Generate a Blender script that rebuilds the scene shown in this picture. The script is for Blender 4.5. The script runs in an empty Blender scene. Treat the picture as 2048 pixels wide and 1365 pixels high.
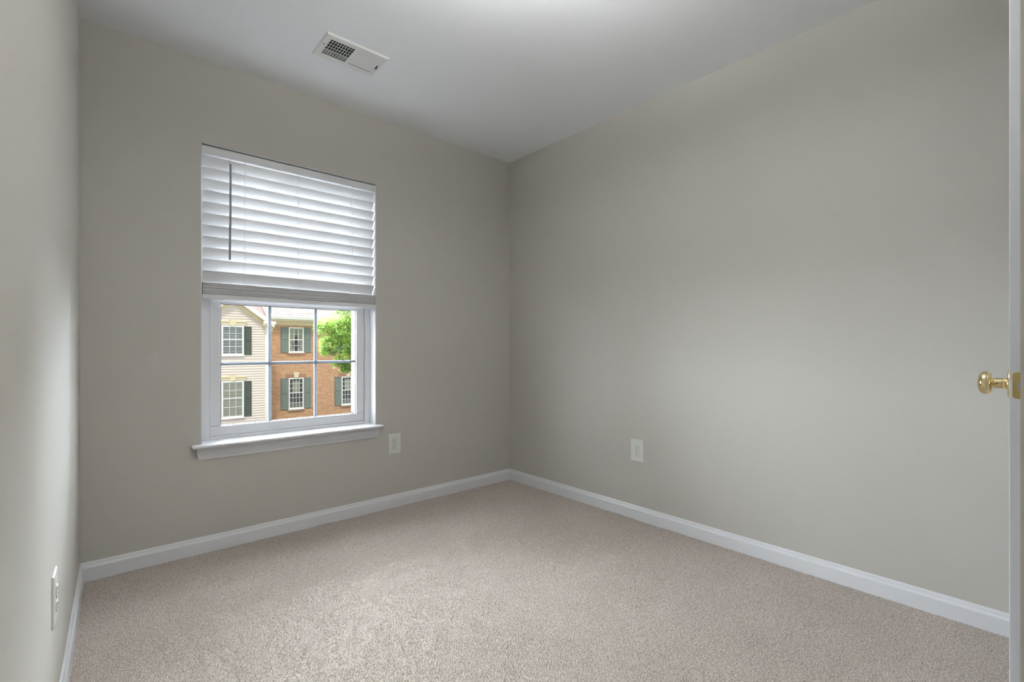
import bpy, bmesh, math, random
import numpy as np
from mathutils import Vector, Matrix
R = math.radians
sc = bpy.context.scene
col = sc.collection

# ------------------------------------------------------------------ camera
F_PX, PHI, HY = 953.97, 0.7204, 696.08
D, RX, H, HC = 2.7795, 2.4153, 1.0131, 2.44      # window wall y, right wall x, eye height, ceiling
cam_d = bpy.data.cameras.new('camera'); cam = bpy.data.objects.new('camera', cam_d); col.objects.link(cam)
cam.location = (0, 0, H); cam.rotation_euler = (math.pi/2, 0, -PHI)
cam_d.sensor_fit = 'HORIZONTAL'; cam_d.sensor_width = 36.0; cam_d.lens = F_PX/2048*36
cam_d.shift_y = (HY-682.5)/2048; cam_d.clip_start = 0.02; cam_d.clip_end = 300
sc.camera = cam

# ------------------------------------------------------------------ light and exposure
sc.view_settings.view_transform = 'Standard'; sc.view_settings.look = 'None'
sc.view_settings.gamma = 1; sc.view_settings.use_curve_mapping = False
sc.view_settings.exposure = 0.12
SKY_FAR, SKY_NEAR = 56.0, 1.25      # hazy sky beyond the houses is brighter than the sky behind us
FILL_LAMP = 16.2  # emission of the added fill lights, which brighten the room from out of view
world = bpy.data.worlds.new('sky'); sc.world = world; world.use_nodes = True
nt = world.node_tree; nt.nodes.clear()
wo = nt.nodes.new('ShaderNodeOutputWorld'); bg = nt.nodes.new('ShaderNodeBackground')
tc = nt.nodes.new('ShaderNodeTexCoord'); sx = nt.nodes.new('ShaderNodeSeparateXYZ')
mr = nt.nodes.new('ShaderNodeMapRange'); mr.inputs['From Min'].default_value = 0.04; mr.inputs['From Max'].default_value = 0.45
mr.inputs['To Min'].default_value = SKY_NEAR; mr.inputs['To Max'].default_value = SKY_FAR
nt.links.new(tc.outputs['Generated'], sx.inputs[0]); nt.links.new(sx.outputs['Y'], mr.inputs['Value'])
bg.inputs['Color'].default_value = (0.86, 0.93, 1.0, 1)
nt.links.new(mr.outputs[0], bg.inputs['Strength']); nt.links.new(bg.outputs[0], wo.inputs[0])
sd = bpy.data.lights.new('sun', 'SUN'); sd.energy = 2.6; sd.angle = R(8); sd.color = (1.0, 0.95, 0.86)
sun = bpy.data.objects.new('sun', sd); col.objects.link(sun)
sun.rotation_euler = Vector((0.35, 0.75, -1.25)).to_track_quat('-Z', 'Y').to_euler()

# ------------------------------------------------------------------ helpers
def tag(o, label=None, cat=None, group=None, kind=None):
    if label: o['label'] = label
    if cat: o['category'] = cat
    if group: o['group'] = group
    if kind: o['kind'] = kind
    return o
def empty(name, loc=(0, 0, 0), rz=0):
    o = bpy.data.objects.new(name, None); o.empty_display_size = 0.05
    o.location = loc; o.rotation_euler.z = rz; col.objects.link(o); return o
def copy_tree(o, parent=None):
    c = o.copy(); col.objects.link(c)
    if parent: c.parent = parent
    for ch in list(o.children): copy_tree(ch, c)
    return c

class MB:
    def __init__(s): s.bm = bmesh.new()
    def box(s, x0, x1, y0, y1, z0, z1, bev=0):
        r = bmesh.ops.create_cube(s.bm, size=1)
        for v in r['verts']:
            v.co = Vector(((x0+x1)/2+v.co.x*(x1-x0), (y0+y1)/2+v.co.y*(y1-y0), (z0+z1)/2+v.co.z*(z1-z0)))
        if bev:
            es = list({e for v in r['verts'] for e in v.link_edges})
            bmesh.ops.bevel(s.bm, geom=es, offset=bev, segments=2, affect='EDGES', profile=0.5)
        return s
    def loft(s, rings, close=True, caps=True):
        vs = [[s.bm.verts.new(p) for p in r] for r in rings]
        n = len(vs[0])
        for a, b in zip(vs, vs[1:]):
            for i in range(n if close else n-1):
                j = (i+1) % n
                s.bm.faces.new((a[i], a[j], b[j], b[i]))
        if caps and close:
            s.bm.faces.new(vs[0][::-1]); s.bm.faces.new(vs[-1])
        return s
    def extrude(s, prof, fn, a, b):       # prof of 2D points; fn(t, p) -> 3D
        return s.loft([[fn(a, p) for p in prof], [fn(b, p) for p in prof]])
    def lathe(s, prof, mat, n=40):        # prof (r, h); axis z, transformed by mat
        rings = []
        for r, h in prof:
            rings.append([mat @ Vector((max(r, 1e-5)*math.cos(2*math.pi*i/n), max(r, 1e-5)*math.sin(2*math.pi*i/n), h)) for i in range(n)])
        return s.loft(rings)
    def tube(s, pts, r, n=8, taper=None):
        pts = [Vector(p) for p in pts]; rings = []
        for i, p in enumerate(pts):
            d = (pts[min(i+1, len(pts)-1)]-pts[max(i-1, 0)]).normalized()
            up = Vector((0, 0, 1)) if abs(d.z) < 0.9 else Vector((1, 0, 0))
            u = d.cross(up).normalized(); w = d.cross(u)
            rr = r if taper is None else r*taper[i]
            rings.append([p+(u*math.cos(2*math.pi*k/n)+w*math.sin(2*math.pi*k/n))*rr for k in range(n)])
        return s.loft(rings)
    def build(s, name, m, parent=None, smooth=False, kind=None):
        bmesh.ops.recalc_face_normals(s.bm, faces=s.bm.faces)
        me = bpy.data.meshes.new(name); s.bm.to_mesh(me); s.bm.free()
        me.materials.append(m)
        if smooth:
            for p in me.polygons: p.use_smooth = True
            me.set_sharp_from_angle(angle=R(35))
        o = bpy.data.objects.new(name, me); col.objects.link(o)
        if parent: o.parent = parent
        if kind: o['kind'] = kind
        return o

# ------------------------------------------------------------------ materials
def mat(name, rgb, rough=0.6, metal=0, noise=None, bump=None, spec=0.5, wear=None):
    m = bpy.data.materials.new(name); m.use_nodes = True
    n = m.node_tree; b = n.nodes['Principled BSDF']
    b.inputs['Base Color'].default_value = (*rgb, 1); b.inputs['Roughness'].default_value = rough
    b.inputs['Metallic'].default_value = metal; b.inputs['Specular IOR Level'].default_value = spec
    t = n.nodes.new('ShaderNodeTexCoord')
    if noise:                    # (scale, amount)
        x = n.nodes.new('ShaderNodeTexNoise'); x.inputs['Scale'].default_value = noise[0]; x.inputs['Detail'].default_value = 3
        n.links.new(t.outputs['Object'], x.inputs['Vector'])
        mx = n.nodes.new('ShaderNodeMix'); mx.data_type = 'RGBA'
        mx.inputs['A'].default_value = (*[c*(1-noise[1]) for c in rgb], 1)
        mx.inputs['B'].default_value = (*[min(1, c*(1+noise[1])) for c in rgb], 1)
        n.links.new(x.outputs['Fac'], mx.inputs['Factor']); n.links.new(mx.outputs['Result'], b.inputs['Base Color'])
    if bump:                     # (scale, strength, distance)
        x = n.nodes.new('ShaderNodeTexNoise'); x.inputs['Scale'].default_value = bump[0]; x.inputs['Detail'].default_value = 2
        n.links.new(t.outputs['Object'], x.inputs['Vector'])
        bp = n.nodes.new('ShaderNodeBump'); bp.inputs['Strength'].default_value = bump[1]; bp.inputs['Distance'].default_value = bump[2]
        n.links.new(x.outputs['Fac'], bp.inputs['Height']); n.links.new(bp.outputs[0], b.inputs['Normal'])
    return m
M = {}
M['wall'] = mat('greige_eggshell_paint', (0.535, 0.512, 0.472), 0.55, noise=(2.0, 0.012), bump=(160, 0.06, 0.002), spec=0.35)
M['ceiling'] = mat('flat_ceiling_paint', (0.91, 0.93, 0.955), 0.9, noise=(3, 0.005), bump=(120, 0.05, 0.002), spec=0.2)
M['trim'] = mat('semi_gloss_white_trim', (0.76, 0.765, 0.79), 0.32, noise=(5, 0.01), spec=0.5)
M['door'] = mat('satin_white_door', (0.72, 0.73, 0.77), 0.35, noise=(4, 0.01))
M['vinyl'] = mat('white_vinyl', (0.78, 0.785, 0.81), 0.3, noise=(6, 0.01))
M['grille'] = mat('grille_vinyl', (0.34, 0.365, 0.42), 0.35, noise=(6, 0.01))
M['gasket'] = mat('dark_glazing_gasket', (0.12, 0.12, 0.13), 0.6, noise=(20, 0.1))
M['plastic'] = mat('outlet_plastic', (0.72, 0.72, 0.69), 0.3, noise=(30, 0.01))
M['slot'] = mat('outlet_slot_dark', (0.02, 0.02, 0.02), 0.6, noise=(30, 0.1))
M['metal_white'] = mat('white_enamel_steel', (0.78, 0.78, 0.76), 0.4, noise=(20, 0.02))
M['duct'] = mat('dark_duct', (0.004, 0.004, 0.004), 0.9, noise=(20, 0.1))
M['screw'] = mat('steel_screw', (0.35, 0.35, 0.34), 0.4, 0.8, noise=(60, 0.1))
M['brass'] = mat('polished_brass', (0.88, 0.74, 0.42), 0.10, 1.0, noise=(15, 0.04))
M['brass_dull'] = mat('dull_brass', (0.62, 0.50, 0.20), 0.35, 1.0, noise=(40, 0.08))
M['wand'] = mat('clear_grey_wand', (0.30, 0.30, 0.31), 0.3, noise=(30, 0.05))
M['cord'] = mat('white_cord', (0.80, 0.80, 0.80), 0.8, noise=(200, 0.05))
M['cap'] = mat('tan_window_trim', (0.68, 0.57, 0.37), 0.6, noise=(3, 0.05))
M['housewhite'] = mat('house_white_trim', (0.76, 0.74, 0.70), 0.5, noise=(3, 0.04))
M['shut_green'] = mat('grey_green_shutter', (0.165, 0.195, 0.165), 0.6, noise=(4, 0.08))
M['shut_dark'] = mat('dark_green_shutter', (0.062, 0.076, 0.062), 0.6, noise=(4, 0.08))
M['bark'] = mat('bark', (0.09, 0.07, 0.05), 0.9, noise=(12, 0.3), bump=(30, 0.5, 0.02))
M['lawn'] = mat('asphalt', (0.045, 0.045, 0.045), 0.95, noise=(3, 0.2), bump=(60, 0.6, 0.03))

def slat_mat():
    m = bpy.data.materials.new('white_slat_vinyl'); m.use_nodes = True; n = m.node_tree
    b = n.nodes['Principled BSDF']; b.inputs['Base Color'].default_value = (0.80, 0.80, 0.81, 1); b.inputs['Roughness'].default_value = 0.4
    x = n.nodes.new('ShaderNodeTexNoise'); x.inputs['Scale'].default_value = 30
    t = n.nodes.new('ShaderNodeTexCoord'); n.links.new(t.outputs['Object'], x.inputs['Vector'])
    bp = n.nodes.new('ShaderNodeBump'); bp.inputs['Strength'].default_value = 0.05; n.links.new(x.outputs['Fac'], bp.inputs['Height'])
    bp.inputs['Distance'].default_value = 0.0001
    tr = n.nodes.new('ShaderNodeBsdfTranslucent'); tr.inputs[0].default_value = (0.8, 0.82, 0.86, 1)
    mx = n.nodes.new('ShaderNodeMixShader'); mx.inputs[0].default_value = 0.06
    n.links.new(b.outputs[0], mx.inputs[1]); n.links.new(tr.outputs[0], mx.inputs[2])
    n.links.new(mx.outputs[0], n.nodes['Material Output'].inputs[0]); return m
M['slat'] = slat_mat()
def glass_mat(name, tint=(0.97, 0.98, 0.975), refl=0.07):
    m = bpy.data.materials.new(name); m.use_nodes = True; n = m.node_tree; n.nodes.remove(n.nodes['Principled BSDF'])
    tr = n.nodes.new('ShaderNodeBsdfTransparent'); tr.inputs[0].default_value = (*tint, 1)
    gl = n.nodes.new('ShaderNodeBsdfGlossy'); gl.inputs['Roughness'].default_value = 0.02
    fr = n.nodes.new('ShaderNodeFresnel'); fr.inputs[0].default_value = 1.45
    mt = n.nodes.new('ShaderNodeMath'); mt.operation = 'MULTIPLY'; mt.inputs[1].default_value = 0.8
    mx = n.nodes.new('ShaderNodeMixShader'); n.links.new(fr.outputs[0], mt.inputs[0]); n.links.new(mt.outputs[0], mx.inputs[0])
    n.links.new(tr.outputs[0], mx.inputs[1]); n.links.new(gl.outputs[0], mx.inputs[2])
    n.links.new(mx.outputs[0], n.nodes['Material Output'].inputs[0]); return m
M['glass'] = glass_mat('clear_window_glass')
def fill_mat(name='lit_fill_glass', k=1.0):
    m = bpy.data.materials.new(name); m.use_nodes = True; b = m.node_tree.nodes['Principled BSDF']
    b.inputs['Base Color'].default_value = (0.9, 0.9, 0.88, 1)
    b.inputs['Emission Color'].default_value = (0.965, 0.975, 0.965, 1); b.inputs['Emission Strength'].default_value = FILL_LAMP*k
    return m
M['fill_lamp'] = fill_mat(); M['fill_bulb'] = fill_mat('lit_fill_bulb', 23.0)  # glowing bowl and bulbs of the added fill lights

def carpet_mat():
    m = bpy.data.materials.new('beige_twist_carpet'); m.use_nodes = True; n = m.node_tree; b = n.nodes['Principled BSDF']
    b.inputs['Roughness'].default_value = 1.0; b.inputs['Specular IOR Level'].default_value = 0.1
    b.inputs['Sheen Weight'].default_value = 0.15
    t = n.nodes.new('ShaderNodeTexCoord')
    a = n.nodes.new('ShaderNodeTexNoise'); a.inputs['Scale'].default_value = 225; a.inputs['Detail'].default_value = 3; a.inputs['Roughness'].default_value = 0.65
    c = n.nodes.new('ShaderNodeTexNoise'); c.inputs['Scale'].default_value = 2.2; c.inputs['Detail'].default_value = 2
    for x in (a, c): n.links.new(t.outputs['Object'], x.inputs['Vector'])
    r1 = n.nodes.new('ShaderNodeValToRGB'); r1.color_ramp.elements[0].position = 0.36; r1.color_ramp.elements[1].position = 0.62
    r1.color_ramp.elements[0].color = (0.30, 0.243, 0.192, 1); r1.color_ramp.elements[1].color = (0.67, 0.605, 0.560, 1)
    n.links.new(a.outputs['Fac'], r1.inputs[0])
    r2 = n.nodes.new('ShaderNodeMapRange'); r2.inputs['From Min'].default_value = 0.3; r2.inputs['From Max'].default_value = 0.7
    r2.inputs['To Min'].default_value = 0.95; r2.inputs['To Max'].default_value = 1.04
    n.links.new(c.outputs['Fac'], r2.inputs[0])
    vm = n.nodes.new('ShaderNodeVectorMath'); vm.operation = 'SCALE'
    n.links.new(r1.outputs[0], vm.inputs[0]); n.links.new(r2.outputs[0], vm.inputs['Scale'])
    n.links.new(vm.outputs[0], b.inputs['Base Color'])
    bp = n.nodes.new('ShaderNodeBump'); bp.inputs['Strength'].default_value = 0.5; bp.inputs['Distance'].default_value = 0.002
    n.links.new(a.outputs['Fac'], bp.inputs['Height']); n.links.new(bp.outputs[0], b.inputs['Normal'])
    return m
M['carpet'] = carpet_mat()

def ramp(n, x, stops):
    r = n.nodes.new('ShaderNodeValToRGB'); cr = r.color_ramp
    while len(cr.elements) < len(stops): cr.elements.new(0.5)
    for e, (p, c) in zip(cr.elements, stops): e.position = p; e.color = (*c, 1)
    n.links.new(x, r.inputs[0]); return r
def brick_mat(name, c1, c2, c3, mortar, bw, bh, ms, axes='xz', mixn=0.35):
    m = bpy.data.materials.new(name); m.use_nodes = True; n = m.node_tree; b = n.nodes['Principled BSDF']; b.inputs['Roughness'].default_value = 0.9
    t = n.nodes.new('ShaderNodeTexCoord'); s = n.nodes.new('ShaderNodeSeparateXYZ'); c = n.nodes.new('ShaderNodeCombineXYZ')
    n.links.new(t.outputs['Object'], s.inputs[0])
    ad = n.nodes.new('ShaderNodeMath'); n.links.new(s.outputs['X'], ad.inputs[0])
    if axes == 'xz': n.links.new(s.outputs['Y'], ad.inputs[1])
    n.links.new(ad.outputs[0], c.inputs[0]); n.links.new(s.outputs['Z'], c.inputs[1])
    k = n.nodes.new('ShaderNodeTexBrick'); n.links.new(c.outputs[0], k.inputs['Vector'])
    k.inputs['Scale'].default_value = 1; k.inputs['Brick Width'].default_value = bw; k.inputs['Row Height'].default_value = bh
    k.inputs['Mortar Size'].default_value = ms; k.inputs['Mortar Smooth'].default_value = 0.2; k.inputs['Bias'].default_value = 0.0
    k.inputs['Color1'].default_value = (*c1, 1); k.inputs['Color2'].default_value = (*c2, 1); k.inputs['Mortar'].default_value = (*mortar, 1)
    x = n.nodes.new('ShaderNodeTexNoise'); x.inputs['Scale'].default_value = 5.0; x.inputs['Detail'].default_value = 3
    n.links.new(c.outputs[0], x.inputs['Vector'])
    r = ramp(n, x.outputs['Fac'], [(0.45, (0, 0, 0)), (0.62, (1, 1, 1))])
    mu = n.nodes.new('ShaderNodeMath'); mu.operation = 'MULTIPLY'; mu.inputs[1].default_value = mixn; n.links.new(r.outputs[0], mu.inputs[0])
    mx = n.nodes.new('ShaderNodeMix'); mx.data_type = 'RGBA'; n.links.new(mu.outputs[0], mx.inputs['Factor'])
    n.links.new(k.outputs['Color'], mx.inputs['A']); mx.inputs['B'].default_value = (*c3, 1)
    n.links.new(mx.outputs['Result'], b.inputs['Base Color'])
    bp = n.nodes.new('ShaderNodeBump'); bp.inputs['Strength'].default_value = 0.6; bp.inputs['Distance'].default_value = 0.01; bp.invert = True
    n.links.new(k.outputs['Fac'], bp.inputs['Height']); n.links.new(bp.outputs[0], b.inputs['Normal'])
    return m
M['brick'] = brick_mat('orange_brick', (0.60, 0.26, 0.12), (0.43, 0.165, 0.085), (0.32, 0.22, 0.09), (0.58, 0.49, 0.33), 0.22, 0.075, 0.011)
M['soldier'] = brick_mat('soldier_brick', (0.42, 0.15, 0.08), (0.28, 0.09, 0.05), (0.32, 0.16, 0.08), (0.40, 0.36, 0.28), 0.075, 0.4, 0.011)
M['shingle'] = brick_mat('pale_tan_shingles', (0.13, 0.095, 0.07), (0.06, 0.042, 0.03), (0.11, 0.095, 0.08), (0.025, 0.018, 0.014), 0.30, 0.12, 0.02)
M['shingle_red'] = brick_mat('reddish_brown_shingles', (0.09, 0.040, 0.025), (0.055, 0.025, 0.016), (0.07, 0.036, 0.022), (0.03, 0.015, 0.01), 0.30, 0.09, 0.01)
M['siding'] = mat('cream_lap_siding', (0.70, 0.59, 0.53), 0.6, noise=(2, 0.03))
def curtain_mat(name, c1, c2, scale):
    m = bpy.data.materials.new(name); m.use_nodes = True; n = m.node_tree; b = n.nodes['Principled BSDF']; b.inputs['Roughness'].default_value = 0.8
    t = n.nodes.new('ShaderNodeTexCoord'); w = n.nodes.new('ShaderNodeTexWave'); w.inputs['Scale'].default_value = scale; w.inputs['Distortion'].default_value = 1.5
    n.links.new(t.outputs['Object'], w.inputs[0]); r = ramp(n, w.outputs['Fac'], [(0.2, c1), (0.8, c2)])
    n.links.new(r.outputs[0], b.inputs['Base Color']); return m
M['curtain'] = curtain_mat('sheer_curtain', (0.34, 0.35, 0.25), (0.48, 0.49, 0.38), 6)
M['drape'] = curtain_mat('pale_drape', (0.33, 0.31, 0.27), (0.50, 0.47, 0.42), 8)
M['shade'] = mat('grey_house_blind', (0.36, 0.38, 0.39), 0.7, noise=(3, 0.06))
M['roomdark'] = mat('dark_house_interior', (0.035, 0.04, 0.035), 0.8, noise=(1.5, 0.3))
def leaf_mat():
    m = bpy.data.materials.new('bright_leaves'); m.use_nodes = True; n = m.node_tree; b = n.nodes['Principled BSDF']
    b.inputs['Roughness'].default_value = 0.6
    t = n.nodes.new('ShaderNodeTexCoord'); x = n.nodes.new('ShaderNodeTexNoise'); x.inputs['Scale'].default_value = 3.5; x.inputs['Detail'].default_value = 5
    n.links.new(t.outputs['Object'], x.inputs['Vector'])
    r = ramp(n, x.outputs['Fac'], [(0.30, (0.07, 0.16, 0.02)), (0.68, (0.33, 0.46, 0.08))])
    n.links.new(r.outputs[0], b.inputs['Base Color'])
    tr = n.nodes.new('ShaderNodeBsdfTranslucent'); n.links.new(r.outputs[0], tr.inputs[0])
    mx = n.nodes.new('ShaderNodeMixShader'); mx.inputs[0].default_value = 0.5
    n.links.new(b.outputs[0], mx.inputs[1]); n.links.new(tr.outputs[0], mx.inputs[2])
    n.links.new(mx.outputs[0], n.nodes['Material Output'].inputs[0]); return m
M['leaf'] = leaf_mat()

# ------------------------------------------------------------------ room shell
def lx(y): return -0.043-(D-y)*0.030          # left wall face
YB = -1.75                                    # landing wall behind the camera
WT = 0.17
OX0, OX1, OZ0, OZ1 = 0.399, 1.318, 0.522, 2.030   # window opening
w = MB()
w.box(-0.6, OX0, D, D+WT, -0.1, HC+0.1); w.box(OX1, RX+0.15, D, D+WT, -0.1, HC+0.1)
w.box(OX0, OX1, D, D+WT, -0.1, OZ0); w.box(OX0, OX1, D, D+WT, OZ1, HC+0.1)
w.build('wall_back', M['wall'], kind='structure')
MB().box(RX, RX+0.15, YB-0.1, D, -0.1, HC+0.1).build('wall_right', M['wall'], kind='structure')
w = MB()
w.loft([[(lx(YB), YB-0.1, z), (lx(D), D, z), (-0.6, D, z), (-0.6, YB-0.1, z)] for z in (-0.1, HC+0.1)])
w.build('wall_left', M['wall'], kind='structure')
# partition beside the camera: pier, then a doorway with the door, header over both openings
PX, PY = 0.752, 0.025
w = MB()
w.box(PX, 1.43, -0.09, PY, -0.05, HC+0.05); w.box(1.43, RX, -0.09, PY, 2.06, HC+0.05)
w.box(-0.3, PX, -0.22, -0.12, 2.10, HC+0.05)
w.build('wall_front', M['wall'], kind='structure')
MB().box(-0.6, RX, YB-0.1, YB, -0.05, HC+0.05).build('wall_landing', M['wall'], kind='structure')
MB().box(-0.6, RX+0.15, YB-0.1, D+WT, HC, HC+0.1).build('ceiling', M['ceiling'], kind='structure')

# carpet: real tufted relief, built as one height field
def carpet():
    dx = 0.0024
    x0, x1, y0, y1 = -0.14, RX+0.01, 0.03, D+0.01
    nx, ny = int((x1-x0)/dx), int((y1-y0)/dx)
    rng = np.random.default_rng(4)
    def band(lam, width, ax=1.0):
        f = np.fft.fft2(rng.standard_normal((ny, nx)))
        fy = np.fft.fftfreq(ny, dx)[:, None]; fx = np.fft.fftfreq(nx, dx)[None, :]
        k = np.sqrt((fx*ax)**2+fy**2); k0 = 1/lam
        a = np.real(np.fft.ifft2(f*np.exp(-((k-k0)/(k0*width))**2))); return a/a.std()
    h = 0.0012*band(0.0072, 0.30)+0.00025*band(0.013, 0.4)+0.0006*band(0.3, 0.8)
    h = np.clip(h, -0.004, 0.004)-0.0005
    xs = np.linspace(x0, x1, nx); ys = np.linspace(y0, y1, ny)
    X, Y = np.meshgrid(xs, ys)
    # faint tread and vacuum marks
    v = np.zeros((ny*nx, 3), np.float32); v[:, 0] = X.ravel(); v[:, 1] = Y.ravel(); v[:, 2] = h.ravel()
    i = np.arange((ny-1)*(nx-1)); r, c = i//(nx-1), i % (nx-1); a = r*nx+c
    q = np.stack([a, a+1, a+nx+1, a+nx], 1).astype(np.int32)
    me = bpy.data.meshes.new('floor'); me.vertices.add(len(v)); me.vertices.foreach_set('co', v.ravel())
    me.loops.add(q.size); me.loops.foreach_set('vertex_index', q.ravel())
    me.polygons.add(len(q)); me.polygons.foreach_set('loop_start', np.arange(0, q.size, 4, dtype=np.int32))
    me.polygons.foreach_set('loop_total', np.full(len(q), 4, np.int32))
    me.polygons.foreach_set('use_smooth', np.ones(len(q), bool))
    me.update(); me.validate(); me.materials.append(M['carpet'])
    o = bpy.data.objects.new('floor', me); col.objects.link(o); o['kind'] = 'structure'; return o
carpet()
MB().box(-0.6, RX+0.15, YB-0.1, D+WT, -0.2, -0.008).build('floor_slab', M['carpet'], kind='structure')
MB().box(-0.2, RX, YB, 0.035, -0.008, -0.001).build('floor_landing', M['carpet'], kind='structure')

# baseboards, profile (out from wall, height)
bp_ = [(0, -0.01), (0.013, -0.01), (0.013, 0.056), (0.0115, 0.060), (0.0085, 0.063), (0.0065, 0.068), (0.006, 0.074), (0.0035, 0.079), (0, 0.080)]
MB().extrude(bp_, lambda t, p: (t, D-p[0], p[1]), lx(D), RX-0.0).build('baseboard_back', M['trim'], kind='structure')
MB().extrude(bp_, lambda t, p: (RX-p[0], t, p[1]), 0.0675, D).build('baseboard_right', M['trim'], kind='structure')
MB().extrude(bp_, lambda t, p: (lx(t)+p[0], t, p[1]), YB, D).build('baseboard_left', M['trim'], kind='structure')
MB().extrude(bp_, lambda t, p: (t, PY+p[0], p[1]), PX+0.002, 1.42).build('baseboard_front', M['trim'], kind='structure')

# ------------------------------------------------------------------ window_1
win = empty('window_1', (OX0, D, OZ0)); win['kind'] = 'structure'
def wloc(o): o.location = (-OX0, -D, -OZ0); return o
FZ0 = 0.537
ST = 0.537                                    # stool top
f = MB()                                      # drywall liner
f.box(OX1-0.004, OX1, D+0.002, D+0.085, ST, OZ1); f.box(OX0, OX0+0.004, D+0.002, D+0.085, ST, OZ1)
f.box(OX0, OX1, D+0.002, D+0.085, OZ1-0.004, OZ1)
wloc(f.build('jamb_liner', M['trim'], win))
f = MB()                                      # outer frame
ya, yb = D+0.080, D+0.176
f.box(OX0, 0.447, ya, yb, FZ0-0.02, OZ1, 0.002); f.box(1.283, OX1, ya, yb, FZ0-0.02, OZ1, 0.002)
f.box(0.447, 1.283, ya, yb, OZ1-0.05, OZ1, 0.002)
f.box(0.447, 1.283, ya, yb, FZ0-0.02, 0.5535, 0.002)
f.box(0.447, 0.470, D+0.145, yb, 0.607, OZ1-0.05); f.box(1.234, 1.283, D+0.132, yb+0.0, 0.607, OZ1-0.05)
wloc(f.build('window_frame', M['vinyl'], win))
def sash(name, y, z0, z1, x0, x1, sw, nrow):
    s = empty(name, (0, 0, 0)); s.parent = win; wloc(s)
    def ring(prof, x0, x1, z0, z1):           # mitred frame: prof of (inset, y)
        r = []
        for (sx_, sz_) in ((x0, z0), (x1, z0), (x1, z1), (x0, z1)):
            dx_ = 1 if sx_ == x0 else -1; dz_ = 1 if sz_ == z0 else -1
            r.append([(sx_+dx_*i, yy, sz_+dz_*i) for i, yy in prof])
        return r+[r[0]]
    prof = [(0, y+0.03), (0, y+0.002), (0.002, y), (sw*0.80, y+0.001), (sw*0.95, y+0.003), (sw, y+0.014), (sw, y+0.03)]
    a = MB(); a.loft(ring(prof, x0, x1, z0, z1), close=True, caps=False).build('sash_frame', M['vinyl'], s)
    g = MB(); i = sw
    for (a0, a1, b0, b1) in ((x0+i, x1-i, z0+i, z0+i+0.0022), (x0+i, x1-i, z1-i-0.0022, z1-i), (x0+i, x0+i+0.0022, z0+i, z1-i), (x1-i-0.0022, x1-i, z0+i, z1-i)):
        g.box(a0, a1, y+0.0125, y+0.0175, b0, b1)
    g.build('gasket', M['gasket'], s)
    gx0, gx1, gz0, gz1 = x0+sw, x1-sw, z0+sw, z1-sw
    MB().box(gx0, gx1, y+0.016, y+0.018, gz0, gz1).build('glass_pane', M['glass'], s)
    g = MB()
    for k in (1, 2):
        xx = gx0+(gx1-gx0)*(0.327 if k == 1 else 0.670); g.box(xx-0.0085, xx+0.0085, y+0.0195, y+0.0235, gz0, gz1)
    zz = gz0+(gz1-gz0)*0.505; g.box(gx0, gx1, y+0.019, y+0.024, zz-0.0085, zz+0.0085)
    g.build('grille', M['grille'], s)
    return s
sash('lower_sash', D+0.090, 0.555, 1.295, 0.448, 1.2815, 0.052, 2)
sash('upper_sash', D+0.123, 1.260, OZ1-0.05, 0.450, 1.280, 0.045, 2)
f = MB()                                      # sash lower rail step with lift lip
f.box(0.449, 0.499, D+0.0893, D+0.0935, 0.6062, 0.6076); f.box(1.2305, 1.2805, D+0.0893, D+0.0935, 0.6062, 0.6076)
wloc(f.build('rail_joint', M['gasket'], win))
# stool with bullnose and returned apron
s = MB(); n = 10
prof = [(D+0.080, ST), (D-0.050, ST)]+[(D-0.050-0.007*math.sin(math.pi*k/n), ST-0.0075+0.0075*math.cos(math.pi*k/n)) for k in range(1, n)]+[(D-0.050, ST-0.015), (D+0.080, ST-0.015)]
s.box(OX0+0.001, OX1-0.001, D-0.001, D+0.082, ST-0.015, ST)
pr2 = [(min(a, D-0.0005), b) for a, b in prof]
ringz = []
for t, k in ((0.358, 0.55), (0.361, 0.85), (0.366, 1.0), (1.340, 1.0), (1.345, 0.85), (1.348, 0.55)):
    ringz.append([(t, D-0.0005-(D-0.0005-a)*(0.8+0.2*k), ST-0.0075+(b-ST+0.0075)*k) for a, b in pr2])
s.loft(ringz)
wloc(s.build('window_sill', M['trim'], win, smooth=True))
s = MB()
pa = [(0.044, 0.522), (0.044, 0.516), (0.033, 0.507), (0.031, 0.495), (0.024, 0.480), (0.016, 0.471), (0.013, 0.466), (0.013, 0.460), (0, 0.460), (0, 0.522)]
s.loft([[(0.389-p[0]*0.35+0.002, D-p[0]*0.55, p[1]) for p in pa], [(1.325+p[0]*0.35, D-p[0]*0.55, p[1]) for p in pa]])
wloc(s.build('apron', M['trim'], win))

# ------------------------------------------------------------------ blind
bl = empty('window_blind', (0.86, D+0.03, 2.0))
tag(bl, 'white two inch slat blind half raised over the window, wand hanging at left', 'blind')
def bloc(o): o.location = (-0.86, -(D+0.03), -2.0); return o
BX0, BX1 = 0.404, 1.3115
BYF = D-0.004                                   # front plane
hr = MB(); hr.box(BX0, BX1, D+0.008, D+0.060, 1.985, 2.022, 0.002)
bloc(hr.build('head_rail', M['slat'], bl))
va = MB(); va.loft([[(x, BYF+y, z) for y, z in ((0.006, 2.018), (0.0, 2.015), (-0.0015, 2.012), (-0.0015, 1.983), (0.0, 1.979), (0.006, 1.976), (0.009, 1.976), (0.009, 2.018))] for x in (BX0-0.003, BX1+0.004)])
v_ = bloc(va.build('valance', M['slat'], bl))
for x in (BX0+0.02, BX1-0.02):
    cl = MB(); cl.box(x-0.014, x+0.014, BYF-0.004, BYF-0.001, 1.995, 1.9985); bloc(cl.build('valance_clip', M['slat'], bl))
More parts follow.
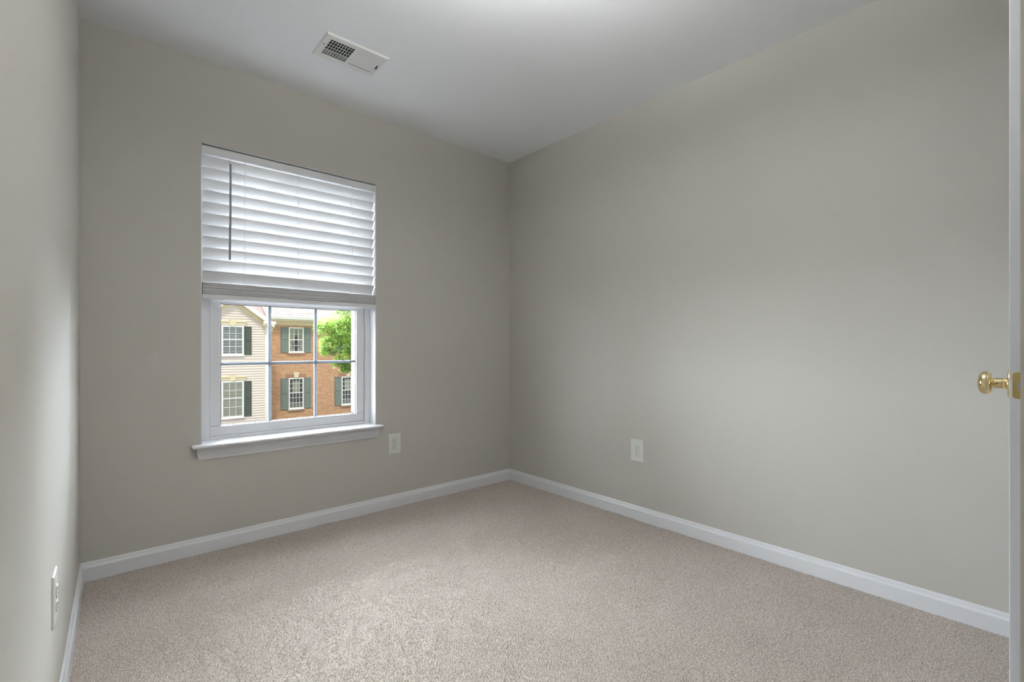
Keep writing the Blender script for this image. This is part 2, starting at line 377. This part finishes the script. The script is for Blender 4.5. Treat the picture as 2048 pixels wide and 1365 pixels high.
def slat_mesh():
    b = MB(); L = 0.0315; th = 0.0028; k = 6; top = []; bot = []
    for i in range(k+1):
        u = -1+2*i/k; c = 0.0022*(1-u*u)
        top.append((u*L, c+th/2)); bot.append((u*L, c-th/2))
    pr = top+bot[::-1]
    b.loft([[(x, p[0], p[1]) for p in pr] for x in (BX0+0.003, BX1-0.003)]); return b
TILT = R(-58)                                   # room edge up, window edge down
base = slat_mesh().build('slat', M['slat'], bl, smooth=True)
slats = []
PITCH = 0.0572; Z0 = 1.9135                      # z of the room edge of the first visible line
for i in range(11):
    o = base if i == 0 else base.copy()
    if i: col.objects.link(o)
    o.parent = bl; o.rotation_euler = (TILT, 0, 0)
    zc_ = Z0+PITCH-0.0315*math.sin(-TILT)-i*PITCH
    o.location = (-0.86, (D+0.024)-(D+0.03), zc_-2.0); slats.append(o)
for i in range(14):                               # closed stack resting on the bottom rail
    o = base.copy(); col.objects.link(o); o.parent = bl
    o.rotation_euler = (R(random.Random(i).uniform(-1.5, 1.5)), 0, 0)
    o.location = (-0.86, (D+0.032+0.001*math.sin(i*2.1))-(D+0.03), 1.2815+i*0.0043-2.0)
br = MB(); br.loft([[(x, D+0.031+y, z) for y, z in ((-0.033, 1.262), (-0.031, 1.2595), (0.031, 1.2595), (0.033, 1.262), (0.033, 1.276), (0.031, 1.279), (-0.031, 1.279), (-0.033, 1.276))] for x in (BX0, BX1)])
bloc(br.build('bottom_rail', M['slat'], bl))
random.seed(8)
for ci, xc in enumerate((0.596, 0.858, 1.166)):
    c = MB(); r_ = 0.0008
    zt, zb = 1.979, 1.335
    sw_ = [-0.006, 0.002, 0.002][ci]
    for dx_ in (-0.004, 0.003):
        pts = []
        for k in range(40):
            z = zt-(zt-zb)*k/39
            ph = ((Z0-z)/PITCH) % 1
            y = D-0.007-0.0015*math.cos(2*math.pi*ph)+0.0015
            x = xc+dx_+sw_*(k/39)**2+0.0014*math.sin(k*0.9+dx_*300)
            pts.append((x, y, z))
        c.tube(pts, r_ if dx_ < 0 else r_*0.6, 6)
    for k in range(11):                          # ladder rungs passing under each slat
        z = Z0-k*PITCH+0.002
        c.tube([(xc-0.004, D-0.006, z), (xc-0.003, D+0.012, z-0.026), (xc, D+0.038, z-0.058)], 0.0006, 5)
    bloc(c.build('ladder_cord', M['cord'], bl))
    c = MB()                                     # loose loops bunched over the stack
    for q in range(5):
        z = 1.325-q*0.0125; a = random.uniform(0.006, 0.016); b_ = random.uniform(0.004, 0.009); p0 = random.uniform(0, 6)
        pts = [(xc+sw_+random.uniform(-.001, .001)+a*math.cos(p0+t*0.62), D-0.006-0.002*math.sin(t*0.8), z+b_*math.sin(p0*1.3+t*0.62*1.4)) for t in range(10)]
        c.tube(pts, 0.0009, 6)
    if ci == 1:
        c.tube([(xc+0.02, D-0.006, 1.275), (xc+0.05, D-0.008, 1.273), (xc+0.082, D-0.008, 1.272), (xc+0.088, D-0.008, 1.270), (xc+0.07, D-0.008, 1.2685)], 0.0009, 6)
    bloc(c.build('cord_loops', M['cord'], bl))
wd = MB()
wd.tube([(0.523, D-0.020, 1.945), (0.5225, D-0.020, 1.70), (0.5195, D-0.020, 1.458)], 0.0052, 6)
wand = bloc(wd.build('tilt_wand', M['wand'], bl))
wd = MB(); pts = [(0.5225+0.008*math.cos(t*0.5+1), D-0.016-0.004*math.sin(t*0.5), 1.975-0.0035*t+0.006*math.sin(t*0.5)) for t in range(11)]
wd.tube(pts, 0.0013, 6); wd.tube([(0.523, D-0.012, 1.985), (0.523, D-0.02, 1.962), (0.523, D-0.02, 1.944)], 0.0015, 6)
hk = wd.build('wand_hook', M['plastic'], wand)

# ------------------------------------------------------------------ outlets
def make_outlet():
    t = empty('wall_outlet')
    b = MB(); hw, hh = 0.0435, 0.064              # plate in local x-z, facing -y
    b.loft([[(x*(hw-i), y, z*(hh-i)) for x, z in ((-1, -1), (1, -1), (1, 1), (-1, 1))] for i, y in ((0, 0), (0, -0.0035), (0.0012, -0.0050), (0.0035, -0.0062))])
    b.build('cover_plate', M['plastic'], t)
    for s_ in (1, -1):
        zc_ = 0.0195*s_-0.002
        def outline(r, y):
            pts = []
            for k in range(36):
                a = 2*math.pi*k/36; pts.append((r*math.cos(a), y, zc_+max(-0.0135*r/0.017, min(0.0135*r/0.017, r*math.sin(a)))))
            return pts
        rc = MB().loft([outline(0.017, -0.006), outline(0.017, -0.0085), outline(0.0163, -0.0092)]).build('receptacle', M['plastic'], t)
        ga = MB().loft([outline(0.0184, -0.0061), outline(0.0184, -0.0064)]).build('receptacle_gap', M['screw'], rc)
        for dx_, h_ in ((-0.0063, 0.0042), (0.0063, 0.0034)):
            MB().box(dx_-0.0012, dx_+0.0012, -0.0096, -0.009, zc_+0.003-h_, zc_+0.003+h_).build('slot', M['slot'], rc)
        MB().lathe([(0.0024, 0), (0.0024, 0.0008)], Matrix.Translation((0, -0.0090, zc_-0.0075)) @ Matrix.Rotation(R(90), 4, 'X'), 16).build('ground_hole', M['slot'], rc)
    MB().lathe([(0.003, 0), (0.003, 0.001), (0.0022, 0.0016)], Matrix.Translation((0, -0.006, -0.002)) @ Matrix.Rotation(R(90), 4, 'X'), 16).build('plate_screw', M['screw'], t)
    return t
o1 = make_outlet(); o1.location = (1.4415, D, 0.4025)
tag(o1, 'white duplex outlet low on the window wall, right of the window sill', 'outlet', 'wall outlets')
o2 = copy_tree(o1); o2.location = (RX, 1.6285, 0.4065); o2.rotation_euler.z = R(-90)
tag(o2, 'white duplex outlet low on the right-hand wall, far from the window', 'outlet')
o3 = copy_tree(o1); o3.location = (lx(1.66), 1.66, 0.386); o3.rotation_euler.z = R(90)-math.atan(0.03)
tag(o3, 'white duplex outlet seen nearly edge-on on the left-hand wall', 'outlet')

# ------------------------------------------------------------------ ceiling vent
vt = empty('ceiling_vent', (0.944, 2.263, HC))
tag(vt, 'white rectangular metal air vent on the ceiling above the window side', 'air vent')
VW, VD = 0.152, 0.102
v = MB(); b0, b1 = -VW, VW
def vrect(x0, x1, y0, y1, z): return [(x0, y0, z), (x1, y0, z), (x1, y1, z), (x0, y1, z)]
# faceplate as bars around two openings, with a sloped outer lip
ax0, ax1, bx0, bx1, vy0, vy1 = -0.121, -0.006, 0.008, 0.123, -0.066, 0.066
zt_, zf = 0.0, -0.008
v.loft([vrect(-VW, VW, -VD, VD, zt_), vrect(-VW, VW, -VD, VD, -0.0022), vrect(-VW+0.005, VW-0.005, -VD+0.005, VD-0.005, zf)], caps=False)
z0_, z1_ = zf, zf+0.002
e = 0.005
v.box(-VW+e, VW-e, -VD+e, vy0, z0_, z1_); v.box(-VW+e, VW-e, vy1, VD-e, z0_, z1_)
v.box(-VW+e, ax0, vy0, vy1, z0_, z1_); v.box(ax1, bx0, vy0, vy1, z0_, z1_); v.box(bx1, VW-e, vy0, vy1, z0_, z1_)
v.build('faceplate', M['metal_white'], vt)
MB().box(-0.13, 0.13, -0.072, 0.072, -0.0012, -0.0004).build('duct_opening', M['duct'], vt)
def vane(x, tilt, w_=0.007):
    b = MB(); c_ = 0.006 if w_ > 0.01 else 0
    b.loft([[(x_, vy0, -w_/2), (x_, vy1-c_, -w_/2), (x_, vy1-c_*0.15, w_/2), (x_, vy0, w_/2)] for x_ in (-0.0006, 0.0006)])
    o = b.build('vane', M['metal_white'], vt); o.location = (x, 0, -0.0052); o.rotation_euler.y = tilt; return o
for i in range(10): vane(ax0+(ax1-ax0)*i/9, R(12), 0.0062)
for i in range(10): vane(bx0+0.001+(bx1-bx0)*i/9.3, R(-62), 0.0138)
b = MB()
for i in range(5): b.box(ax0, ax1, vy0-0.002+0.0235*i-0.0022, vy0-0.002+0.0235*i+0.0022, -0.0035, -0.0028)
b.build('cross_blade', M['metal_white'], vt)
MB().box(ax0, ax1, vy1-0.042, vy1, -0.0026, -0.002).build('damper', M['screw'], vt)
for sx_ in (-1, 1):
    MB().lathe([(0.0042, 0), (0.004, -0.001), (0.0025, -0.0022)], Matrix.Translation((sx_*0.136, 0.012*sx_, zf)), 16).build('screw', M['screw'], vt)
MB().box(0.1275, 0.1295, -0.016, 0.010, -0.0165, zf).build('damper_lever', M['slot'], vt)

# ------------------------------------------------------------------ door with brass knob
dr = empty('door_1', (RX-0.012, 0.055, 0.012)); dr['kind'] = 'structure'
DX0, DY0, DY1 = 1.49, 0.0311, 0.0661
def dloc(o): o.location = (-(RX-0.012), -0.055, -0.012); return o
b = MB(); b.box(DX0, RX-0.014, DY0, DY1, 0.012, 2.045, 0.0015)
dloc(b.build('door_panel', M['door'], dr))
b = MB()                                          # raised moulding of panels
for z0, z1 in ((0.22, 0.72), (0.90, 1.90)):
    for x0, x1 in ((1.61, 1.90), (2.00, 2.29)):
        for (p0, p1, q0, q1) in ((x0, x1, z0, z0+0.015), (x0, x1, z1-0.015, z1), (x0, x0+0.015, z0, z1), (x1-0.015, x1, z0, z1)):
            b.box(p0, p1, DY1-0.001, DY1+0.0008, q0, q1)
dloc(b.build('panel_moulding', M['door'], dr))
KZ = 0.932
KX = DX0+0.066
kn = empty('door_knob', (0, 0, 0)); kn.parent = dr; dloc(kn)
T = Matrix.Translation((KX, DY1, KZ)) @ Matrix.Rotation(R(-90), 4, 'X')
MB().lathe([(0.0, 0), (0.034, 0), (0.034, 0.002), (0.0325, 0.0042), (0.026, 0.0055), (0.0, 0.006)], T, 56).build('rose', M['brass'], kn, smooth=True)
MB().lathe([(0.0, 0.005), (0.0120, 0.005), (0.0122, 0.006), (0.0128, 0.0070), (0.0128, 0.0138), (0.0118, 0.0146), (0.0118, 0.0268), (0.0105, 0.0275), (0.0078, 0.0280), (0.0078, 0.0330), (0.0, 0.034)], T).build('neck', M['brass'], kn, smooth=True)
MB().box(KX-0.0165, KX-0.0115, DY1+0.0195, DY1+0.0235, KZ-0.001, KZ+0.001).build('release_slot', M['slot'], kn)
MB().lathe([(0.0, 0.0330), (0.008, 0.0331), (0.0130, 0.0318), (0.0150, 0.0300), (0.0180, 0.0296), (0.0225, 0.0312), (0.0255, 0.0345), (0.0268, 0.0385), (0.0265, 0.0425), (0.0248, 0.0468), (0.0220, 0.0502), (0.0180, 0.0525), (0.0120, 0.0538), (0.006, 0.0543), (0.0, 0.0544)], T, 64).build('handle', M['brass'], kn, smooth=True)
b = MB(); pl = []
for k in range(32):                               # latch plate on the door edge, rounded corners
    a = 2*math.pi*(k+0.5)/32; sx_, sz_ = (1 if math.cos(a) > 0 else -1), (1 if math.sin(a) > 0 else -1)
    pl.append((sx_*(0.0127-0.007)+0.007*math.cos(a), sz_*(0.0285-0.007)+0.007*math.sin(a)))
ym = (DY0+DY1)/2
b.loft([[(DX0-x, ym+p, KZ+q) for p, q in pl] for x in (-0.001, 0.0006)])
lp = dloc(b.build('latch_plate', M['brass_dull'], dr))
b = MB(); b.loft([[(DX0-0.0005, ym+p, KZ+q) for p, q in ((-0.006, -0.009), (0.006, -0.009), (0.006, 0.009), (-0.006, 0.009))],
                  [(DX0-0.009, ym+p, KZ+q) for p, q in ((-0.006, -0.008), (0.001, -0.008), (0.001, 0.008), (-0.006, 0.008))]])
lb = b.build('latch_bolt', M['screw'], lp)

# ------------------------------------------------------------------ added fill lights for room and landing (unseen, above and behind the view)
def fill_lamp(loc, r, drop, label):
    I = Matrix.Identity(4)
    t = empty('fill_light', loc); tag(t, label, 'added fill light')
    MB().lathe([(0.0, 0), (0.065, 0), (0.068, -0.010), (0.060, -0.022), (0.0, -0.024)], I).build('canopy', M['metal_white'], t, smooth=True)
    MB().lathe([(0.0, -0.02), (0.007, -0.02), (0.007, -drop), (0.0, -drop)], I, 20).build('stem', M['metal_white'], t, smooth=True)
    n = 12; o = [(r*math.sin(math.pi/2*k/n), -drop-0.07*math.cos(math.pi/2*k/n)) for k in range(n+1)]
    i_ = [(max(0, p-0.004), q+0.004) for p, q in o]
    MB().lathe(o+i_[::-1], I).build('fill_shade', M['fill_lamp'], t, smooth=True)
    for k in range(3):
        a = 2*math.pi*k/3+0.4; cx_, cy_ = 0.075*math.cos(a), 0.075*math.sin(a)
        MB().lathe([(0.028*math.sin(math.pi*j/12), -drop-0.012+0.028*math.cos(math.pi*j/12)) for j in range(13)], Matrix.Translation((cx_, cy_, 0)), 20).build('fill_bulb', M['fill_bulb'], t, smooth=True)
        MB().tube([(0, 0, -drop-0.03), (cx_*0.7, cy_*0.7, -drop-0.03)], 0.005, 8).build('bulb_arm', M['metal_white'], t)
    return t
fill_lamp((0.90, 0.85, HC), 0.17, 0.20, 'added fill light, a lit frosted bowl under the bedroom ceiling, out of view')
fill_lamp((0.25, -0.95, HC), 0.17, 0.20, 'added fill light, a lit frosted bowl over the landing, out of view')

# ------------------------------------------------------------------ outside: houses, tree, ground
GZ = -3.4
MB().box(-30, 60, D+WT+0.05, 70, GZ-0.2, GZ).build('ground', M['lawn'], kind='structure')
BY, SY = 27.3, 25.3

def house_window(par, x0, x1, z0, z1, y, cols, rows, split, back, casing=0.07, trim=None, frame_d=0.05):
    """double-hung window: casing, sash frame with muntins, pane, and what hangs behind it"""
    t = MB(); c = casing
    for a in ((x0, x0+c, z0+c, z1-c), (x1-c, x1, z0+c, z1-c), (x0, x1, z1-c, z1), (x0, x1, z0, z0+c)):
        t.box(a[0], a[1], y-frame_d, y+0.02, a[2], a[3])
    t.box(x0-0.03, x1+0.03, y-frame_d-0.03, y, z0-0.05, z0)
    wn = t.build('window', trim or M['housewhite'], par)
    g = MB(); ix0, ix1, iz0, iz1 = x0+c, x1-c, z0+c, z1-c; mw = 0.010; zm = iz0+(iz1-iz0)*split
    g.box(ix0, ix1, y-0.030, y-0.008, zm-0.022, zm+0.022)
    for k in range(1, cols): xx = ix0+(ix1-ix0)*k/cols; g.box(xx-mw, xx+mw, y-0.024, y-0.010, iz0, iz1)
    for (a, b_, n_) in ((iz0, zm, rows), (zm, iz1, rows)):
        for k in range(1, n_): zz = a+(b_-a)*k/n_; g.box(ix0, ix1, y-0.024, y-0.010, zz-mw, zz+mw)
    g.build('muntins', trim or M['housewhite'], wn)
    MB().box(ix0, ix1, y-0.0095, y-0.0065, iz0, iz1).build('pane', M['glass'], wn)
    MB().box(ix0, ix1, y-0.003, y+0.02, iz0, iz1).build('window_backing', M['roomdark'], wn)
    if back == 'curtain':
        b = MB(); n_ = 40; b.loft([[(ix0+(ix1-ix0)*k/n_, y-0.0045+0.001*math.sin(k*1.3), z) for z in (iz0, iz1)] for k in range(n_+1)], close=False)
        b.build('curtain', M['curtain'], wn)
    elif back == 'blind':
        b = MB(); k = 0
        while iz0+0.055*k < iz1-0.03: b.box(ix0+0.01, ix1-0.01, y-0.0062, y-0.0035, iz0+0.055*k, iz0+0.055*k+0.045); k += 1
        b.build('blind', M['shade'], wn)
    elif back == 'drapes':
        w_ = ix1-ix0
        for s_ in (0, 1):
            pts = [(0.50, 1.0), (0.47, .75), (0.36, 0.5), (0.22, 0.30), (0.26, 0.12), (0.40, 0.0)]
            X = (lambda u: ix0+u*w_) if s_ == 0 else (lambda u: ix1-u*w_)
            b = MB(); b.loft([[(X(0), y-0.004, iz0+(iz1-iz0)*v), (X(u*0.5), y-0.0055, iz0+(iz1-iz0)*v), (X(u), y-0.004, iz0+(iz1-iz0)*v)] for u, v in pts], close=False)
            b.build('drape', M['drape'], wn)
    elif back == 'shade':
        b = MB(); b.box(ix0+0.22*(ix1-ix0), ix0+0.78*(ix1-ix0), y-0.006, y-0.0035, iz0+0.5*(iz1-iz0), iz1-0.12); b.build('curtain', M['curtain'], wn)
        b = MB()
        for k in range(6): b.box(ix0+0.02, ix1-0.02, y-0.006, y-0.0035, iz0+0.05*k, iz0+0.05*k+0.025)
        b.build('blind', M['drape'], wn)
    return wn
def shutter(par, x0, x1, z0, z1, y, m):
    b = MB(); b.box(x0, x1, y-0.035, y, z0, z1)
    s = 0.045; zm = z0+(z1-z0)*0.53
    for a, c in ((z0+s, zm-s/2), (zm+s/2, z1-s)):
        b.loft([[(x0+s+i, y-0.035+d, a+i), (x1-s-i, y-0.035+d, a+i), (x1-s-i, y-0.035+d, c-i), (x0+s+i, y-0.035+d, c-i)] for i, d in ((0, 0.001), (0.0, -0.016), (0.05, -0.003))])
    for c, d in ((0, s), ): pass
    return b.build('shutter', m, par)
def keystone(par, xc, z0, z1, y, m, w0=0.10, w1=0.15):
    MB().loft([[(xc-w0, yy, z0), (xc+w0, yy, z0), (xc+w1, yy, z1), (xc-w1, yy, z1)] for yy in (y-0.09, y)]).build('keystone', m, par)

# brick house
bh = empty('brick_townhouse', (13, BY, GZ))
tag(bh, 'orange brick townhouse with grey-green shutters, seen through the window', 'building')
def bhl(o): o.location = (-13, -BY, -GZ); return o
def bpart(fn, *a, **k):
    before = set(bh.children); fn(bh, *a, **k)
    for o in set(bh.children)-before: bhl(o)
def wall_holes(name, m, par, x0, x1, z0, z1, y0, y1): return MB().box(x0, x1, y0, y1, z0, z1).build(name, m, par)
bhl(wall_holes('wall', M['brick'], bh, 6.70, 20, GZ, 2.40, BY, BY+8))
bwin = [(7.916, 8.694, 0.772, 2.125, 'drapes', 2), (7.916, 8.694, -2.30, -0.625, 'shade', 3),
        (10.80, 11.578, 0.772, 2.125, 'curtain', 2), (10.80, 11.578, -2.30, -0.66, 'shade', 3)]
for x0, x1, z0, z1, back, rows in bwin:
    bpart(house_window, x0, x1, z0, z1, BY-0.001, 4 if rows == 3 else 3, rows, 0.5 if rows == 2 else 0.52, back, casing=0.06)
    bpart(shutter, x0-0.40, x0-0.02, z0-0.02, z1+0.0, BY-0.001, M['shut_green'])
    bpart(shutter, x1+0.02, x1+0.40, z0-0.02, z1+0.0, BY-0.001, M['shut_green'])
    if z1 < 0:
        bhl(MB().box(x0-0.15, x1+0.15, BY-0.012, BY, z1+0.015, z1+0.24).build('brick_arch', M['soldier'], bh))
        bpart(keystone, (x0+x1)/2, z1+0.02, z1+0.30, BY, M['cap'])
    bhl(MB().box(x0-0.05, x1+0.05, BY-0.06, BY, z0-0.13, z0-0.052).build('brick_sill', M['soldier'], bh))
bhl(MB().box(6.70, 20, BY-0.05, BY, 2.23, 2.46).build('frieze', M['cap'], bh))
bhl(MB().box(6.70, 20.2, BY-0.42, BY, 2.44, 2.50).build('soffit', M['cap'], bh))
bhl(MB().loft([[(x, BY-0.42+a, b_) for a, b_ in ((0, 2.50), (-0.10, 2.53), (-0.13, 2.66), (-0.10, 2.66), (-0.02, 2.62), (0, 2.62))] for x in (6.70, 20.2)]).build('gutter', M['housewhite'], bh))
def slope(name, m, par, x0, x1, y0, z0, y1, z1):
    return MB().loft([[(x, y0, z0), (x, y1, z1), (x, y1, z1-0.12), (x, y0, z0-0.08)] for x in (x0, x1)]).build(name, m, par)
bhl(slope('roof', M['shingle'], bh, 6.70, 20.2, BY-0.46, 2.66, BY+4.6, 5.8))

# cream siding house with the front gable
sh = empty('siding_townhouse', (3, SY, GZ))
tag(sh, 'cream lap-sided townhouse with front gable and dark shutters, left of the brick one', 'building')
def shl(o): o.location = (-3, -SY, -GZ); return o
def spart(fn, *a, **k):
    before = set(sh.children); fn(sh, *a, **k)
    for o in set(sh.children)-before: shl(o)
GXC, GX0, GX1, AP, EV = 4.87, 3.32, 6.42, 3.20, 2.05
b = MB(); lap = 0.118; z = GZ
while z < AP:
    z1 = min(z+lap, AP)
    def half(zz): return (GX1-GXC) if zz <= EV else (GX1-GXC)*max(0.0, (AP-zz)/(AP-EV))
    h0, h1 = half(z), half(z1)
    b.loft([[(GXC-h0, SY-0.040, z), (GXC+h0, SY-0.040, z), (GXC+h0, SY+0.05, z), (GXC-h0, SY+0.05, z)],
            [(GXC-h1, SY-0.004, z1), (GXC+h1, SY-0.004, z1), (GXC+h1, SY+0.05, z1), (GXC-h1, SY+0.05, z1)]])
    z = z1
shl(b.build('gable_wall', M['siding'], sh))
shl(MB().box(GX0+0.01, GX1-0.02, SY+0.05, BY-0.02, GZ, EV).build('bay_body', M['siding'], sh))
shl(MB().box(-6, 6.69, BY, BY+7.9, GZ, 2.3).build('wall', M['siding'], sh))
for x in (GX0-0.01, GX1-0.11):
    shl(MB().box(x-0.05 if x > 5 else x, x+0.12, SY-0.045, SY+0.1, GZ, EV+0.12).build('corner_board', M['housewhite'], sh))
for z0, z1, bk in ((0.67, 2.05, 'blind'), (-2.24, -0.528, 'curtain')):
    spart(house_window, 4.41, 5.335, z0, z1, SY-0.03, 3, 2, 0.53, bk, casing=0.075)
    spart(shutter, 5.345, 5.665, z0+0.01, z1-0.03, SY-0.03, M['shut_dark'])
    spart(shutter, 4.08, 4.40, z0+0.01, z1-0.03, SY-0.03, M['shut_dark'])
    shl(MB().box(4.33, 5.415, SY-0.075, SY-0.02, z1+0.03, z1+0.16).box(4.28, 5.465, SY-0.11, SY-0.02, z1+0.16, z1+0.21).build('window_header', M['cap'], sh))
    spart(keystone, GXC, z1+0.0, z1+0.27, SY-0.03, M['cap'])
sl = (AP-EV)/(GX1-GXC)
def rake(name, m, o0, o1, y0, y1):                # band parallel to the gable slope, o = vertical offset
    b = MB()
    for s_ in (1, -1):
        e = 0.18
        b.loft([[(GXC, yy, AP+o0), (GXC+s_*(GX1-GXC+e), yy, EV-sl*e+o0), (GXC+s_*(GX1-GXC+e), yy, EV-sl*e+o1), (GXC, yy, AP+o1)] for yy in (y0, y1)])
    return shl(b.build(name, m, sh))
rake('frieze_rake', M['cap'], -0.10, 0.08, SY-0.07, SY-0.0)
rake('rake_board', M['housewhite'], 0.08, 0.30, SY-0.32, SY-0.25)
rake('rake_soffit', M['cap'], 0.06, 0.085, SY-0.30, SY-0.0)
b = MB()
for s_ in (1, -1):
    e = 0.22; b.loft([[(GXC, yy, AP+0.30), (GXC+s_*(GX1-GXC+e), yy, EV-sl*e+0.30), (GXC+s_*(GX1-GXC+e), yy, EV-sl*e+0.22), (GXC, yy, AP+0.22)] for yy in (SY-0.24, BY+0.9)])
shl(b.build('gable_roof', M['shingle_red'], sh))
for x in (GX1-0.30, GX0-0.22): shl(MB().box(x, x+0.52, SY-0.30, SY, EV+0.02, EV+0.14).build('eave_return', M['cap'], sh))
shl(MB().box(GX1-0.30, GX1+0.25, SY-0.34, SY-0.22, EV+0.12, EV+0.24).build('gutter', M['housewhite'], sh))
shl(slope('roof', M['shingle_red'], sh, -6, 6.69, BY-0.46, 2.62, BY+4.6, 5.76))

# tree in front of the brick house
def tree():
    tx, ty = 9.05, 20.6
    t = empty('leafy_tree', (tx, ty, GZ))
    tag(t, 'bright green leafy tree in front of the brick townhouse, right side of window view', 'tree')
    rg = random.Random(11)
    b = MB(); b.tube([(0, 0, 0), (0.05, 0.02, 1.2), (-0.02, 0.05, 2.6), (0.08, 0.0, 4.2), (0.0, 0.1, 6.4)], 0.14, 10, [1.15, 0.95, 0.85, 0.6, 0.25])
    b.build('trunk', M['bark'], t, smooth=True)
    blobs = []
    for k in range(30):
        a = rg.uniform(0, 2*math.pi); h = rg.uniform(3.9, 8.0)
        rr = 1.75*math.sqrt(max(0.05, 1-((h-5.9)/2.6)**2))*rg.uniform(0.45, 1.0)
        if h > 5.6 and rr*math.cos(a) < -0.9: a = math.pi-a
        c = Vector((rr*math.cos(a), rr*math.sin(a), h)); blobs.append((c, rg.uniform(0.35, 0.62)))
        if k < 14:
            bb = MB(); bb.tube([(0.02, 0.02, max(2.4, h-1.3)), (c.x*0.5, c.y*0.5, h-0.5), tuple(c)], 0.045, 6, [1, 0.7, 0.3]); bb.build('branch', M['bark'], t)
    # drooping sprays on the near-left side, placed where the crown reaches lowest
    for c, r in (((-1.55, -0.5, 4.75), 0.45), ((-1.62, -0.4, 4.35), 0.3), ((-1.2, -0.5, 3.85), 0.27), ((-0.95, -0.6, 3.55), 0.2), ((-1.2, -0.6, 5.55), 0.55), ((-1.75, -0.3, 5.35), 0.38), ((-0.95, -0.7, 4.3), 0.45), ((-0.75, -0.7, 3.75), 0.30), ((-0.3, -0.6, 3.55), 0.34), ((-1.1, -0.6, 4.95), 0.5), ((-0.45, -0.7, 4.6), 0.5), ((-0.55, -0.8, 5.5), 0.6), ((0.0, -0.9, 5.0), 0.6), ((-0.7, -0.5, 6.3), 0.55), ((0.2, -0.9, 6.2), 0.6)):
        blobs.append((Vector(c), r))
    V, Fc = [], []
    for c, r in blobs:
        for k in range(int(1500*r)):
            d = Vector((rg.gauss(0, 1), rg.gauss(0, 1), rg.gauss(0, 0.62))).normalized()*r*rg.random()**0.45
            p = c+d; p.z -= 0.25*(d.x*d.x+d.y*d.y)/r
            # slender drooping leaf, folded along its midrib
            dr_ = Vector((d.x+rg.gauss(0, .25), d.y+rg.gauss(0, .25), -0.5*r+rg.gauss(0, .2))).normalized()
            sd_ = dr_.cross(Vector((rg.gauss(0, .4), rg.gauss(0, .4), 1))).normalized()
            L = rg.uniform(0.09, 0.16); W_ = L*0.23; n0 = len(V); up = dr_.cross(sd_)*W_*0.35
            V += [p, p+dr_*L*0.5+sd_*W_-up, p+dr_*L, p+dr_*L*0.5-sd_*W_-up]
            Fc += [(n0, n0+1, n0+2), (n0, n0+2, n0+3)]
    me = bpy.data.meshes.new('foliage'); me.from_pydata([tuple(v) for v in V], [], Fc); me.materials.append(M['leaf'])
    o = bpy.data.objects.new('foliage', me); col.objects.link(o); o.parent = t
tree()
